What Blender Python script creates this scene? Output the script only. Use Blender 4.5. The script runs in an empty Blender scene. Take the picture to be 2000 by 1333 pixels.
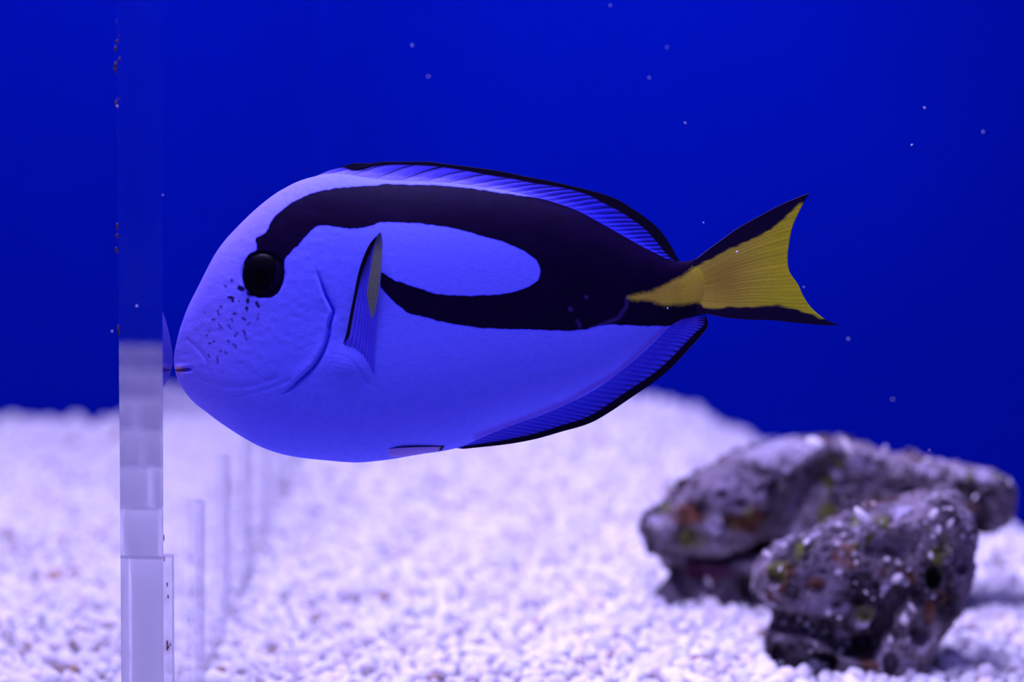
import bpy, bmesh, math, random
import numpy as np
from mathutils import Vector, Matrix
from mathutils.bvhtree import BVHTree
import openvdb

rng = np.random.default_rng(7)
random.seed(7)
SC = bpy.context.scene
COL = SC.collection

# ------------------------------------------------------------------ camera, world, lamp, exposure
F = 4484.0                                   # focal length in pixels of the 2000 px frame
CX, CY = 1000.0, 666.5
TH = math.atan(0.1708)                       # camera looks slightly down
CAM = Vector((0, 0, 0.164))
FWD = Vector((0, math.cos(TH), -math.sin(TH)))
UPV = Vector((0, math.sin(TH), math.cos(TH)))
DF = 0.458                                   # distance of the fish's mid plane

cam = bpy.data.cameras.new('camera')
cam.sensor_width = 22.3
cam.lens = 22.3 * F / 2000.0
cam.clip_start = 0.01
cam.clip_end = 20
cam.dof.use_dof = True
cam.dof.focus_distance = DF - 0.004
cam.dof.aperture_fstop = 5.2
cam_o = bpy.data.objects.new('camera', cam)
cam_o.location = CAM
cam_o.rotation_euler = (math.pi / 2 - TH, 0, 0)
COL.objects.link(cam_o)
SC.camera = cam_o

w = bpy.data.worlds.new('world')
SC.world = w
w.use_nodes = True
bg = w.node_tree.nodes['Background']
bg.inputs['Color'].default_value = (0.19, 0.16, 0.80, 1)
bg.inputs['Strength'].default_value = 0.58

def area(name, loc, rot, sx, sy, power, col):
    l = bpy.data.lights.new(name, 'AREA')
    l.shape = 'RECTANGLE'; l.size = sx; l.size_y = sy
    l.energy = power; l.color = col
    o = bpy.data.objects.new(name, l)
    o.location = loc; o.rotation_euler = rot
    COL.objects.link(o)
    return o
# the aquarium's own lamp: one LED panel above the open tank, out of the picture
area('hood_lamp_offscreen', (-0.055, 0.54, 0.42), (math.radians(-3), 0, 0), 0.16, 0.36, 5.9, (0.53, 0.465, 1.0))

SC.view_settings.view_transform = 'Standard'
SC.view_settings.look = 'None'
SC.view_settings.gamma = 1
SC.view_settings.use_curve_mapping = False
SC.view_settings.exposure = 0.0
SC.cycles.max_bounces = 40          # light runs a long way inside the clear divider
SC.cycles.glossy_bounces = 32
SC.cycles.transmission_bounces = 32

# ------------------------------------------------------------------ helpers
def P(px, py, d):
    return CAM + d * (FWD + Vector(((px - CX) / F, 0, 0)) - UPV * ((py - CY) / F))

def tag(o, label=None, cat=None, group=None, kind=None):
    if label: o['label'] = label
    if cat: o['category'] = cat
    if group: o['group'] = group
    if kind: o['kind'] = kind
    return o

def new_obj(name, me, mat=None, parent=None):
    o = bpy.data.objects.new(name, me)
    if mat and me is not None and not me.materials: me.materials.append(mat)
    COL.objects.link(o)
    if parent: o.parent = parent
    return o

def mesh(name, V, Fc, smooth=True):
    me = bpy.data.meshes.new(name)
    V = np.asarray(V, np.float32)
    if isinstance(Fc, np.ndarray):
        n = Fc.shape[1]
        me.vertices.add(len(V)); me.vertices.foreach_set('co', V.ravel())
        me.loops.add(Fc.size); me.loops.foreach_set('vertex_index', Fc.ravel().astype(np.int32))
        me.polygons.add(len(Fc))
        me.polygons.foreach_set('loop_start', np.arange(0, Fc.size, n, dtype=np.int32))
    else:
        me.from_pydata(V.tolist(), [], Fc)
    me.update(calc_edges=True)
    if smooth: me.polygons.foreach_set('use_smooth', np.ones(len(me.polygons), bool))
    me.validate()
    return me

def fattr(me, name, vals):
    a = me.attributes.new(name, 'FLOAT', 'POINT')
    a.data.foreach_set('value', np.asarray(vals, np.float32).ravel())

def cattr(me, name, cols):
    cols = np.asarray(cols, np.float32)
    if cols.shape[1] == 3: cols = np.hstack([cols, np.ones((len(cols), 1), np.float32)])
    a = me.attributes.new(name, 'FLOAT_COLOR', 'POINT')
    a.data.foreach_set('color', cols.ravel())

def pchip(xk, yk, x):
    xk = np.asarray(xk, float); yk = np.asarray(yk, float); x = np.asarray(x, float)
    h = np.diff(xk); dl = np.diff(yk) / h
    m = np.zeros_like(yk); m[0] = dl[0]; m[-1] = dl[-1]
    for i in range(1, len(xk) - 1):
        if dl[i-1] * dl[i] > 0:
            w1 = 2*h[i] + h[i-1]; w2 = h[i] + 2*h[i-1]
            m[i] = (w1 + w2) / (w1/dl[i-1] + w2/dl[i])
    i = np.clip(np.searchsorted(xk, x) - 1, 0, len(h) - 1)
    t = np.clip((x - xk[i]) / h[i], 0, 1)
    return ((2*t**3-3*t**2+1)*yk[i] + (t**3-2*t**2+t)*h[i]*m[i] + (-2*t**3+3*t**2)*yk[i+1] + (t**3-t**2)*h[i]*m[i+1])

def catmull(pts, n=12, closed=False):
    p = np.asarray(pts, float)
    if closed: q = np.vstack([p[-1], p, p[0], p[1]])
    else: q = np.vstack([2*p[0]-p[1], p, 2*p[-1]-p[-2]])
    out = []
    for i in range(1, len(q) - 2):
        t = np.linspace(0, 1, n, endpoint=False)[:, None]
        a, b, c, d = q[i-1], q[i], q[i+1], q[i+2]
        out.append(0.5*((2*b)+(-a+c)*t+(2*a-5*b+4*c-d)*t**2+(-a+3*b-3*c+d)*t**3))
    if not closed: out.append(p[-1:])
    return np.vstack(out)

def resample(pts, s):
    p = np.asarray(pts, float)
    L = np.r_[0, np.cumsum(np.linalg.norm(np.diff(p, axis=0), axis=1))]
    L /= L[-1]
    return np.stack([np.interp(s, L, p[:, k]) for k in range(p.shape[1])], 1)

def dist_line(pts, line):
    """distance of 2-D points to a polyline, plus the running parameter of the nearest place"""
    p = np.asarray(pts, float); l = np.asarray(line, float)
    best = np.full(len(p), 1e9); par = np.zeros(len(p))
    n = len(l) - 1
    for i in range(n):
        a, b = l[i], l[i+1]; ab = b - a
        t = np.clip(((p - a) @ ab) / max(ab @ ab, 1e-12), 0, 1)
        d = np.hypot(p[:, 0] - a[0] - t*ab[0], p[:, 1] - a[1] - t*ab[1])
        m = d < best
        best[m] = d[m]; par[m] = ((i + t) / n)[m]
    return best, par

def sd_poly(pts, poly):
    """signed distance to a closed polygon, positive inside"""
    p = np.asarray(pts, float); l = np.asarray(poly, float)
    d, _ = dist_line(p, np.vstack([l, l[:1]]))
    ins = np.zeros(len(p), bool)
    j = len(l) - 1
    for i in range(len(l)):
        a, b = l[i], l[j]
        if a[1] != b[1]:
            c = (a[1] > p[:, 1]) != (b[1] > p[:, 1])
            xi = (b[0]-a[0]) * (p[:, 1]-a[1]) / (b[1]-a[1]) + a[0]
            ins ^= c & (p[:, 0] < xi)
        j = i
    return np.where(ins, d, -d)

def sstep(a, b, x):
    t = np.clip((np.asarray(x, float) - a) / (b - a), 0, 1)
    return t*t*(3-2*t)

_lat = np.random.default_rng(3).random((32, 32, 32)) * 2 - 1
def vnoise(x, y, z):
    """smooth lattice noise in -1..1"""
    xi = np.floor(x).astype(int); yi = np.floor(y).astype(int); zi = np.floor(z).astype(int)
    fx = x-xi; fy = y-yi; fz = z-zi
    fx = fx*fx*(3-2*fx); fy = fy*fy*(3-2*fy); fz = fz*fz*(3-2*fz)
    g = lambda a, b, c: _lat[(xi+a) & 31, (yi+b) & 31, (zi+c) & 31]
    return ((g(0,0,0)*(1-fx)+g(1,0,0)*fx)*(1-fy)+(g(0,1,0)*(1-fx)+g(1,1,0)*fx)*fy)*(1-fz) + \
           ((g(0,0,1)*(1-fx)+g(1,0,1)*fx)*(1-fy)+(g(0,1,1)*(1-fx)+g(1,1,1)*fx)*fy)*fz

class NT:
    """small node-tree writer"""
    def __init__(self, name, rough=0.5, spec=0.3):
        self.mat = bpy.data.materials.new(name); self.mat.use_nodes = True
        self.t = self.mat.node_tree; self.b = self.t.nodes['Principled BSDF']
        self.b.inputs['Roughness'].default_value = rough
        self.b.inputs['Specular IOR Level'].default_value = spec
    def n(self, typ, **k):
        x = self.t.nodes.new(typ)
        for a, v in k.items(): setattr(x, a, v)
        return x
    def set(self, sock, v):
        if isinstance(v, bpy.types.NodeSocket): self.t.links.new(v, sock)
        elif isinstance(v, tuple) and len(v) == 3 and sock.type == 'RGBA': sock.default_value = (*v, 1)
        else: sock.default_value = v
    def attr(self, name, col=False):
        a = self.n('ShaderNodeAttribute', attribute_name=name)
        return a.outputs['Color' if col else 'Fac']
    def coord(self): return self.n('ShaderNodeTexCoord').outputs['Object']
    def noise(self, scale, detail=3, rough=0.5, vec=None):
        x = self.n('ShaderNodeTexNoise')
        x.inputs['Scale'].default_value = scale; x.inputs['Detail'].default_value = detail
        x.inputs['Roughness'].default_value = rough
        self.set(x.inputs['Vector'], vec if vec is not None else self.coord())
        return x.outputs['Fac']
    def vor(self, scale, out='Distance', vec=None):
        x = self.n('ShaderNodeTexVoronoi'); x.inputs['Scale'].default_value = scale
        self.set(x.inputs['Vector'], vec if vec is not None else self.coord())
        return x.outputs[out]
    def rng(self, v, a, b, c=0.0, d=1.0):
        x = self.n('ShaderNodeMapRange'); x.interpolation_type = 'SMOOTHSTEP'
        self.set(x.inputs['Value'], v)
        for k, q in zip(('From Min', 'From Max', 'To Min', 'To Max'), (a, b, c, d)): x.inputs[k].default_value = q
        return x.outputs['Result']
    def math(self, op, a, b=0.0):
        x = self.n('ShaderNodeMath', operation=op)
        self.set(x.inputs[0], a); self.set(x.inputs[1], b)
        return x.outputs[0]
    def mix(self, f, a, b, mode='MIX'):
        x = self.n('ShaderNodeMix', data_type='RGBA', blend_type=mode)
        self.set(x.inputs[0], f); self.set(x.inputs[6], a); self.set(x.inputs[7], b)
        return x.outputs[2]
    def bump(self, h, strength, dist):
        x = self.n('ShaderNodeBump'); x.inputs['Strength'].default_value = strength
        x.inputs['Distance'].default_value = dist
        self.set(x.inputs['Height'], h)
        self.t.links.new(x.outputs['Normal'], self.b.inputs['Normal'])
    def color(self, c): self.set(self.b.inputs['Base Color'], c)

# ------------------------------------------------------------------ materials of the setting
def mat_wall():
    m = NT('blue_back_wall', 0.8, 0.0)
    m.color(m.mix(m.rng(m.noise(6, 2), 0.3, 0.7), (0.0004, 0.0060, 0.235), (0.0004, 0.0070, 0.262)))
    return m.mat
def mat_gravel():
    m = NT('coral_gravel', 0.85, 0.15)
    m.color(m.mix(m.rng(m.noise(900, 3), 0.35, 0.7), m.attr('tint', True), (0.55, 0.5, 0.5), 'MULTIPLY') if False else
            m.mix(m.rng(m.noise(700, 3), 0.45, 0.75, 0, 0.35), m.attr('tint', True), (0.62, 0.55, 0.52)))
    m.bump(m.noise(2500, 3), 0.35, 0.0003)
    return m.mat
def mat_sandbase():
    m = NT('sand_bed', 0.9, 0.1)
    m.color(m.mix(m.rng(m.noise(400, 3), 0.4, 0.65), (0.62, 0.56, 0.56), (0.80, 0.76, 0.74)))
    m.bump(m.noise(600, 3), 0.6, 0.001)
    return m.mat
def mat_acrylic(rough=0.0):
    m = NT('frosted_acrylic' if rough else 'clear_acrylic', rough, 0.5)
    m.b.inputs['Transmission Weight'].default_value = 1.0
    m.b.inputs['IOR'].default_value = 1.14
    m.color((0.985, 0.985, 1.0))
    if rough:                                # sawn faces scatter the light
        tr = m.n('ShaderNodeBsdfTranslucent'); tr.inputs['Color'].default_value = (.92, .90, .94, 1)
        mx = m.n('ShaderNodeMixShader'); mx.inputs[0].default_value = .52
        m.t.links.new(m.b.outputs[0], mx.inputs[1]); m.t.links.new(tr.outputs[0], mx.inputs[2])
        m.t.links.new(mx.outputs[0], m.t.nodes['Material Output'].inputs['Surface'])
    return m.mat

# ------------------------------------------------------------------ back wall and sand
WALL_Y = 0.835
def box(name, x0, x1, y0, y1, z0, z1, mat, parent=None):
    V = [(x, y, z) for x in (x0, x1) for y in (y0, y1) for z in (z0, z1)]
    Fc = [(0,1,3,2), (4,6,7,5), (0,4,5,1), (2,3,7,6), (0,2,6,4), (1,5,7,3)]
    return new_obj(name, mesh(name, V, Fc, False), mat, parent)
tag(box('wall_back', -0.62, 0.62, WALL_Y, WALL_Y + 0.012, -0.10, 0.42, mat_wall()), 'plain blue panel closing the back of the tank', 'wall', kind='structure')

def sand_h(x, y):
    x = np.asarray(x, float); y = np.asarray(y, float)
    back = sstep(0.60, 0.80, y)
    h = 0.0012 * vnoise(x*28+5, y*28, 0*x+1.5) + 0.0022*vnoise(x*9+2, y*9+7, 0*x+4.5)
    mound = np.interp(x, [-0.3, -0.13, -0.10, 0.035, 0.06, 0.102, 0.20, 0.32], [-0.009, -0.009, -0.003, 0.003, -0.002, -0.0225, -0.058, -0.085])
    return h + back * mound
ny, nx = 150, 240
gx, gy = np.meshgrid(np.linspace(-0.34, 0.34, nx), np.linspace(0.36, WALL_Y + 0.002, ny))
gz = sand_h(gx, gy) - 0.0012
V = np.stack([gx.ravel(), gy.ravel(), gz.ravel()], 1)
idx = np.arange(nx*ny).reshape(ny, nx)
Fq = np.stack([idx[:-1, :-1], idx[:-1, 1:], idx[1:, 1:], idx[1:, :-1]], -1).reshape(-1, 4)
tag(new_obj('floor', mesh('floor', V, Fq), mat_sandbase()), 'pale sand bed covering the bottom of the tank', 'sand', kind='structure')

# gravel: lumpy prototype grains
M_GRAVEL = mat_gravel()
def ico(sub):
    bm = bmesh.new(); bmesh.ops.create_icosphere(bm, subdivisions=sub, radius=1)
    V = np.array([v.co[:] for v in bm.verts]); Fc = np.array([[v.index for v in f.verts] for f in bm.faces])
    bm.free(); return V, Fc
ICO1, ICO2 = ico(1), ico(2)
def lump(sub, k, amp=0.28):
    V, Fc = ICO2 if sub == 2 else ICO1
    o = k*3.7
    n = vnoise(V[:,0]*1.3+o, V[:,1]*1.3+o*.7, V[:,2]*1.3+o*.3)*amp + vnoise(V[:,0]*2.6+o, V[:,1]*2.6, V[:,2]*2.6+o)*amp*.5
    r = np.random.default_rng(k)
    sc = np.array([r.uniform(.8, 1.35), r.uniform(.75, 1.15), r.uniform(.55, .9)])
    return V*(1+n)[:, None]*sc, Fc
def rotmats(n):
    q = rng.normal(size=(n, 4)); q /= np.linalg.norm(q, axis=1)[:, None]
    a, b, c, d = q.T
    return np.stack([1-2*(c*c+d*d), 2*(b*c-a*d), 2*(b*d+a*c), 2*(b*c+a*d), 1-2*(b*b+d*d), 2*(c*d-a*b),
                     2*(b*d-a*c), 2*(c*d+a*b), 1-2*(b*b+c*c)], 1).reshape(n, 3, 3)
def grain_tints(n, brown):
    base = np.array([0.86, 0.83, 0.82]); t = base * rng.uniform(0.82, 1.06, (n, 1))
    t += rng.normal(0, 0.015, (n, 3))
    u = rng.random(n)
    m = u < brown; t[m] = np.array([0.34, 0.20, 0.12]) * rng.uniform(.7, 1.5, (m.sum(), 1))
    m = (u > brown) & (u < brown*2.6); t[m] = np.array([0.52, 0.42, 0.42]) * rng.uniform(.8, 1.2, (m.sum(), 1))
    return np.clip(t, 0.02, 0.93)
STEP = 0.0027
xs = np.arange(-0.335, 0.335, STEP); ys = np.arange(0.365, WALL_Y - 0.002, STEP)
ax, ay = np.meshgrid(xs, ys)
ax = (ax + rng.uniform(-.5, .5, ax.shape)*STEP).ravel(); ay = (ay + rng.uniform(-.5, .5, ay.shape)*STEP).ravel()
keep = np.abs(ax) < 0.16 + 0.22*ay
keep &= ~((ax > -0.0770) & (ax < -0.0700) & (ay > 0.435))
keep &= (rng.random(len(ax)) < np.where(ay > 0.66, 0.72, 0.95))
ax, ay = ax[keep], ay[keep]
size = rng.lognormal(math.log(0.00148), 0.30, len(ax)); size = np.clip(size, 0.0008, 0.0028)
size[ay > 0.66] *= 1.12
az = sand_h(ax, ay) + size*0.25 + rng.uniform(-.0004, .0006, len(ax))
tint = grain_tints(len(ax), 0.012)
left = ax < -0.085
tint[left] = grain_tints(left.sum(), 0.035)
# the nearest grains in view become single objects
pos = np.stack([ax, ay, az], 1)
rel = pos - np.array(CAM)
dep = rel @ np.array(FWD)
ppx = CX + F*rel[:, 0]/dep; ppy = CY - F*(rel @ np.array(UPV))/dep
inview = (ppx > 8) & (ppx < 1992) & (ppy > 900) & (ppy < 1325) & ~((ppx > 225) & (ppx < 345)) & ~((ppx > 1490) & (ppx < 1850) & (ppy < 1325))
score = np.where(inview, size/dep, -1)
single = np.zeros(len(ax), bool); single[np.argsort(-score)[:300]] = True

def build_grains(sel, sub, nproto=14):
    ids = np.flatnonzero(sel); which = rng.integers(0, nproto, len(ids)); R = rotmats(len(ids))
    Vs, Fs, Ts, off = [], [], [], 0
    for k in range(nproto):
        m = which == k
        if not m.any(): continue
        v, f = lump(sub, k + 1)
        P_ = np.einsum('nij,vj->nvi', R[m], v) * size[ids[m]][:, None, None] + pos[ids[m]][:, None, :]
        nn, nv = P_.shape[:2]
        Vs.append(P_.reshape(-1, 3)); Ts.append(np.repeat(tint[ids[m]], nv, 0))
        Fs.append((f[None] + (np.arange(nn)*nv)[:, None, None] + off).reshape(-1, 3)); off += nn*nv
    return np.vstack(Vs), np.vstack(Fs), np.vstack(Ts)
vis = (np.abs(ppx - 1000) < 1150) & (ay < 0.60)
v1_, f1_, t1_ = build_grains(~single & vis, 2)
v2_, f2_, t2_ = build_grains(~single & ~vis, 1)
me = mesh('gravel', np.vstack([v1_, v2_]), np.vstack([f1_, f2_ + len(v1_)])); cattr(me, 'tint', np.vstack([t1_, t2_]))
tag(new_obj('gravel', me, M_GRAVEL), 'pale lavender-white coral gravel strewn over the whole tank floor', 'gravel', kind='stuff')

protos = {}
def grain_mesh(k, tone):
    if (k, tone) not in protos:
        v, f = lump(2, k + 1)
        me = mesh('gravel_grain', v, f)
        c = {0: (.88, .85, .84), 1: (.80, .77, .77), 2: (.70, .63, .62), 3: (.30, .17, .10), 4: (.13, .08, .09)}[tone]
        cattr(me, 'tint', np.tile(c, (len(v), 1))); me.materials.append(M_GRAVEL)
        protos[(k, tone)] = me
    return protos[(k, tone)]
for i in np.flatnonzero(single):
    o = new_obj('gravel_grain', grain_mesh(int(rng.integers(0, 10)), int(rng.choice([0, 0, 1, 1, 2]))))
    o.location = pos[i]; o.scale = [size[i]]*3; o.rotation_euler = rng.uniform(0, 6.28, 3)
    if ppx[i] < 345: tag(o, 'single large pale grain of coral gravel lying left of the clear divider', 'gravel grain', 'larger pale grains left of the divider')
    elif ppx[i] < 1490: tag(o, 'single large pale grain of coral gravel between the clear divider and the rocks', 'gravel grain', 'larger pale grains between divider and rocks')
    else: tag(o, 'single large pale grain of coral gravel lying before or right of the rocks', 'gravel grain', 'larger pale grains by the rocks')

def ground_at(px, py):
    """where the view ray through a pixel meets the sand"""
    d = 0.4
    for _ in range(4000):
        p = P(px, py, d)
        if p.z < float(sand_h(p.x, p.y)): return p
        d += 0.0002
    return p
# darker bits lying on the gravel: (px, py, size mm, tone)
def dark_bit(px, py, mm, tone, stretch, label, group=None):
    p = ground_at(px, py)
    o = new_obj('gravel_chip', grain_mesh(int(rng.integers(0, 10)), tone))
    o.location = p + Vector((0, 0, mm*0.0004)); o.scale = (mm*.001*stretch, mm*.001, mm*.0008)
    o.rotation_euler = (0, 0, rng.uniform(-.3, .3))
    tag(o, label, 'gravel chip', group)
dark_bit(26, 1222, 2.0, 3, 2.6, 'longest brown chip lying on the gravel left of the clear divider')
for (px, py, mm) in [(12, 1143, 1.3), (148, 1238, 1.0), (152, 1308, 1.2), (90, 1216, 1.0), (80, 1250, 1.0), (2, 940, 1.5)]:
    dark_bit(px, py, mm, 4, 1.3, 'small blackish chip on the gravel left of the clear divider', 'blackish chips left of the divider')
for (px, py, mm) in [(60, 1206, 1.1), (168, 1214, 1.2), (190, 1280, 1.2), (118, 1185, 1.0), (110, 1118, 1.4), (205, 1197, .9), (155, 1170, 1.0), (55, 1268, 1.3), (30, 1325, 1.2), (75, 1135, 1.2)]:
    dark_bit(px, py, mm, 3, 1.5, 'small brown chip on the gravel left of the clear divider', 'brown chips left of the divider')
for (px, py, mm) in [(1275, 1290, 1.2), (1362, 1283, .9), (1340, 1295, 1.0), (592, 970, 1.2), (520, 1090, 1.0), (690, 1180, .9), (640, 1255, .9), (985, 1262, .9), (1150, 1305, 1.0), (880, 1120, .8), (720, 1050, .9)]:
    dark_bit(px, py, mm, 3, 1.4, 'small brown chip on the gravel between the clear divider and the rocks', 'brown chips on the open gravel')
for (px, py, mm) in [(1885, 1318, 1.5), (1975, 1298, 1.1), (1930, 1220, 1.2), (1955, 1100, 1.2), (1890, 1312, 1.2), (1990, 1240, 1.0)]:
    dark_bit(px, py, mm, 3, 1.5, 'small brown chip on the gravel to the right of the rocks', 'brown chips beside the rocks')

# ------------------------------------------------------------------ clear acrylic divider
ACR = mat_acrylic()
yf = 0.4364; yb = 0.792; zt, zb, zs = 0.33, -0.035, 0.0432
prof = [(yf, zb)]
slot_y = [0.448 + 0.0465*k for k in range(7)]
for y in slot_y:
    prof += [(y, zb), (y, zs), (y + 0.003, zs), (y + 0.003, zb)]
prof += [(yb, zb), (yb, zt), (yf, zt)]
n = len(prof)
XR = (318 - CX)/F*0.45; XL = (234 - CX)/F*0.45
dv = bpy.data.objects.new('tank_divider', None); COL.objects.link(dv)
dv.location = (XR, yf, zs); dv.rotation_euler = (0, math.radians(1.25), 0)
bm = bmesh.new()
A = [bm.verts.new((XL - XR, y - yf, z - zs)) for y, z in prof]
B = [bm.verts.new((0, y - yf, z - zs)) for y, z in prof]
bm.faces.new(A); bm.faces.new(B[::-1])
for i in range(n):
    j = (i + 1) % n
    bm.faces.new((A[j], A[i], B[i], B[j]))
bmesh.ops.recalc_face_normals(bm, faces=bm.faces)
ed = [e for e in bm.edges if abs(e.verts[0].co.y) < 1e-6 and abs(e.verts[1].co.y) < 1e-6 and abs(e.verts[0].co.x - e.verts[1].co.x) < 1e-6]
bmesh.ops.bevel(bm, geom=ed, offset=0.00035, segments=2, affect='EDGES')
for f in bm.faces:                           # the sawn slots are left frosted
    c_ = f.calc_center_median()
    if c_.z < 1e-5 and 0.002 < c_.y < yb - yf - 0.004 and abs(f.normal.x) < .5: f.material_index = 1
me = bpy.data.meshes.new('panel'); bm.to_mesh(me); bm.free()
me.materials.append(ACR); me.materials.append(mat_acrylic(.38))
new_obj('panel', me, None, dv)
tag(dv, 'clear acrylic divider panel standing upright in the gravel at the fish\'s snout', 'divider')
# algae on the divider's front corner
m_al = NT('brown_algae', 0.9, 0.1); m_al.color(m_al.mix(m_al.noise(900), (0.07, 0.035, 0.05), (0.14, 0.075, 0.06)))
algae = []
def algae_bits(name, spots, side):
    Vs, Fs, off = [], [], 0
    for (x, y, z, r, h) in spots:
        v, f = lump(1, int(rng.integers(1, 30)), .5)
        v = v*np.array([r*.5, r, h]) + np.array([x, y, z])
        Vs.append(v); Fs.append(f + off); off += len(v)
    return new_obj(name, mesh(name, np.vstack(Vs), np.vstack(Fs)), m_al.mat, dv)
def z_at(py): return P(234, py, 0.444).z - zs
algae_bits('algae_fringe', [(XL - XR - rng.uniform(0, .0006), rng.uniform(0.0005, .004), z_at(py), rng.uniform(.0003, .0006), rng.uniform(.0004, .0014))
            for py in list(rng.uniform(20, 140, 14)) + list(rng.uniform(170, 270, 8)) + list(rng.uniform(430, 490, 4)) + [640, 648]], -1)
algae_bits('algae_streak', [(.0001, y, z_at(py), .0002, h) for (y, py, h) in
            [(.0045, 1300, .0012), (.0045, 1310, .0006), (.006, 1205, .0008), (.005, 1175, .0007), (.0004, 1065, .0012), (.001, 1112, .0010), (.0062, 1312, .0008), (.0085, 1315, .0005)]], 1)

# ------------------------------------------------------------------ rocks
def mat_rock():
    m = NT('encrusted_rock', 0.85, 0.2)
    co = m.coord()
    c = m.mix(m.rng(m.noise(70, 5, .65, co), .40, .60), (0.030, 0.021, 0.034), (0.36, 0.29, 0.33))
    c = m.mix(m.rng(m.noise(150, 4, .6, co), .56, .66), c, (0.60, 0.54, 0.68))
    c = m.mix(m.rng(m.noise(55, 3, .6, m.math('ADD', 0, 0) if False else co), .60, .70), c, (0.055, 0.055, 0.018))
    off = m.n('ShaderNodeVectorMath', operation='ADD'); m.set(off.inputs[0], co); off.inputs[1].default_value = (3.1, 7.7, 1.3)
    c = m.mix(m.rng(m.noise(85, 3, .6, off.outputs[0]), .60, .68), c, (0.115, 0.038, 0.018))
    off2 = m.n('ShaderNodeVectorMath', operation='ADD'); m.set(off2.inputs[0], co); off2.inputs[1].default_value = (1.1, 2.7, 9.3)
    c = m.mix(m.rng(m.noise(110, 2, .5, off2.outputs[0]), .62, .68), c, (0.14, 0.16, 0.03))
    pt = m.n('ShaderNodeAttribute', attribute_name='patch')
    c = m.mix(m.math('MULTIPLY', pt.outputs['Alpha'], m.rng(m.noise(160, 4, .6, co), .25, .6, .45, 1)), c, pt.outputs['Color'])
    m.color(c)
    c2 = m.mix(m.rng(m.vor(380, 'Distance', co), .16, .32), (.75, .70, .72), c)
    m.color(m.mix(m.rng(m.noise(60, 2, .5, off.outputs[0]), .47, .6), c, c2))
    m.bump(m.noise(420, 6, .75, co), 1.0, .0022)
    return m.mat
M_ROCK = mat_rock()
ROCK_BVH = []
def rock(name, label, dR, outline, depth, wc, feats, patches, seed, vox=2.6, rough=9.0, shear=0.0):
    """solid between a carved front relief and a rounded back, inside an outline; units are pixels at distance dR"""
    s = dR / F
    poly = catmull(outline, 5, True)
    u0, v0 = poly.min(0) - 34; u1, v1 = poly.max(0) + 34
    w0, w1 = wc - depth*1.25 - 30, wc + depth*1.25 + 30
    us = np.arange(u0, u1, vox); vs = np.arange(v0, v1, vox); ws = np.arange(w0, w1, vox)
    U2, V2 = np.meshgrid(us, vs, indexing='ij')
    p2 = np.stack([U2.ravel(), V2.ravel()], 1)
    d2 = sd_poly(p2, poly)
    Rr = depth*0.62
    k = np.clip(d2/Rr, 0, 1)
    h = depth*np.sqrt(np.maximum(1-(1-k)**2, 0))
    front = -h                                     # towards the camera
    for ft in feats:
        if ft[0] == 'groove':
            dd, _ = dist_line(p2, catmull(ft[1], 6)); wd, dp = ft[2], ft[3]
            front = front + dp*(1-sstep(wd*.55, wd*1.15, dd))
        elif ft[0] == 'pit':
            (cx, cy), rx, ry, dp = ft[1:]
            q = np.hypot((p2[:,0]-cx)/rx, (p2[:,1]-cy)/ry)
            front = front + dp*(1-sstep(.55, 1.1, q))
        elif ft[0] == 'area':
            q = sd_poly(p2, catmull(ft[1], 5, True))
            front = front + ft[3]*sstep(-ft[2], ft[2], q)
    front = np.minimum(front, h - 4)
    front = front.reshape(U2.shape)[:, :, None]; back = h.reshape(U2.shape)[:, :, None]
    d2 = d2.reshape(U2.shape)[:, :, None]
    W = (ws - wc)[None, None, :] - shear*(V2 - v1)[:, :, None]
    # wc leans the whole rock: higher parts lie further back
    sd = np.maximum(np.maximum(front - W, W - back)*0.75, -d2)
    U3 = U2[:, :, None] + 0*W; V3 = V2[:, :, None] + 0*W; W3 = W + 0*U3
    o = seed*5.3
    nz = lambda sc: vnoise(U3/sc+o, V3/sc+o*1.7, W3/sc+o*.6)
    sd = sd + rough*(.9*nz(62) + .9*np.abs(nz(34)) + .8*np.abs(nz(17)) + .55*nz(9) + .35*nz(5.5)) - rough*.45
    gr = openvdb.FloatGrid(); gr.background = 50.0
    gr.copyFromArray(np.ascontiguousarray(np.clip(sd, -50, 50).astype(np.float32)), tolerance=0.0)
    pts, quads = gr.convertToQuads(0.0)
    pts = np.asarray(pts); quads = np.asarray(quads)[:, ::-1]
    uvw = pts*vox + np.array([u0, v0, 0])
    ww = pts[:, 2]*vox + w0
    # to world: origin at distance dR on the view axis
    X = (uvw[:, 0]-CX)*s; Yv = -(uvw[:, 1]-CY)*s; Zd = dR + ww*s
    wd = np.array(CAM)[None] + X[:, None]*np.array([1, 0, 0]) + Yv[:, None]*np.array(UPV) + Zd[:, None]*np.array(FWD)
    base = P((u0+u1)/2, v1, dR + wc*s)
    bvec = np.array([base.x, base.y, 0.0])
    me = mesh(name, wd - bvec, quads)
    # keep only the biggest connected lump
    bm = bmesh.new(); bm.from_mesh(me); bm.verts.ensure_lookup_table()
    seen = np.zeros(len(bm.verts), bool); best = []
    for v in bm.verts:
        if seen[v.index]: continue
        st = [v]; seen[v.index] = True; comp = []
        while st:
            a = st.pop(); comp.append(a)
            for e in a.link_edges:
                b = e.other_vert(a)
                if not seen[b.index]: seen[b.index] = True; st.append(b)
        if len(comp) > len(best): best = comp
    kill = np.ones(len(bm.verts), bool); kill[[v.index for v in best]] = False
    keepi = np.flatnonzero(~kill)
    bmesh.ops.delete(bm, geom=[v for v in bm.verts if kill[v.index]], context='VERTS')
    bm.to_mesh(me); bm.free()
    uv = uvw[keepi, :2]
    col = np.zeros((len(uv), 4), np.float32); col[:, :3] = .1
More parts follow.
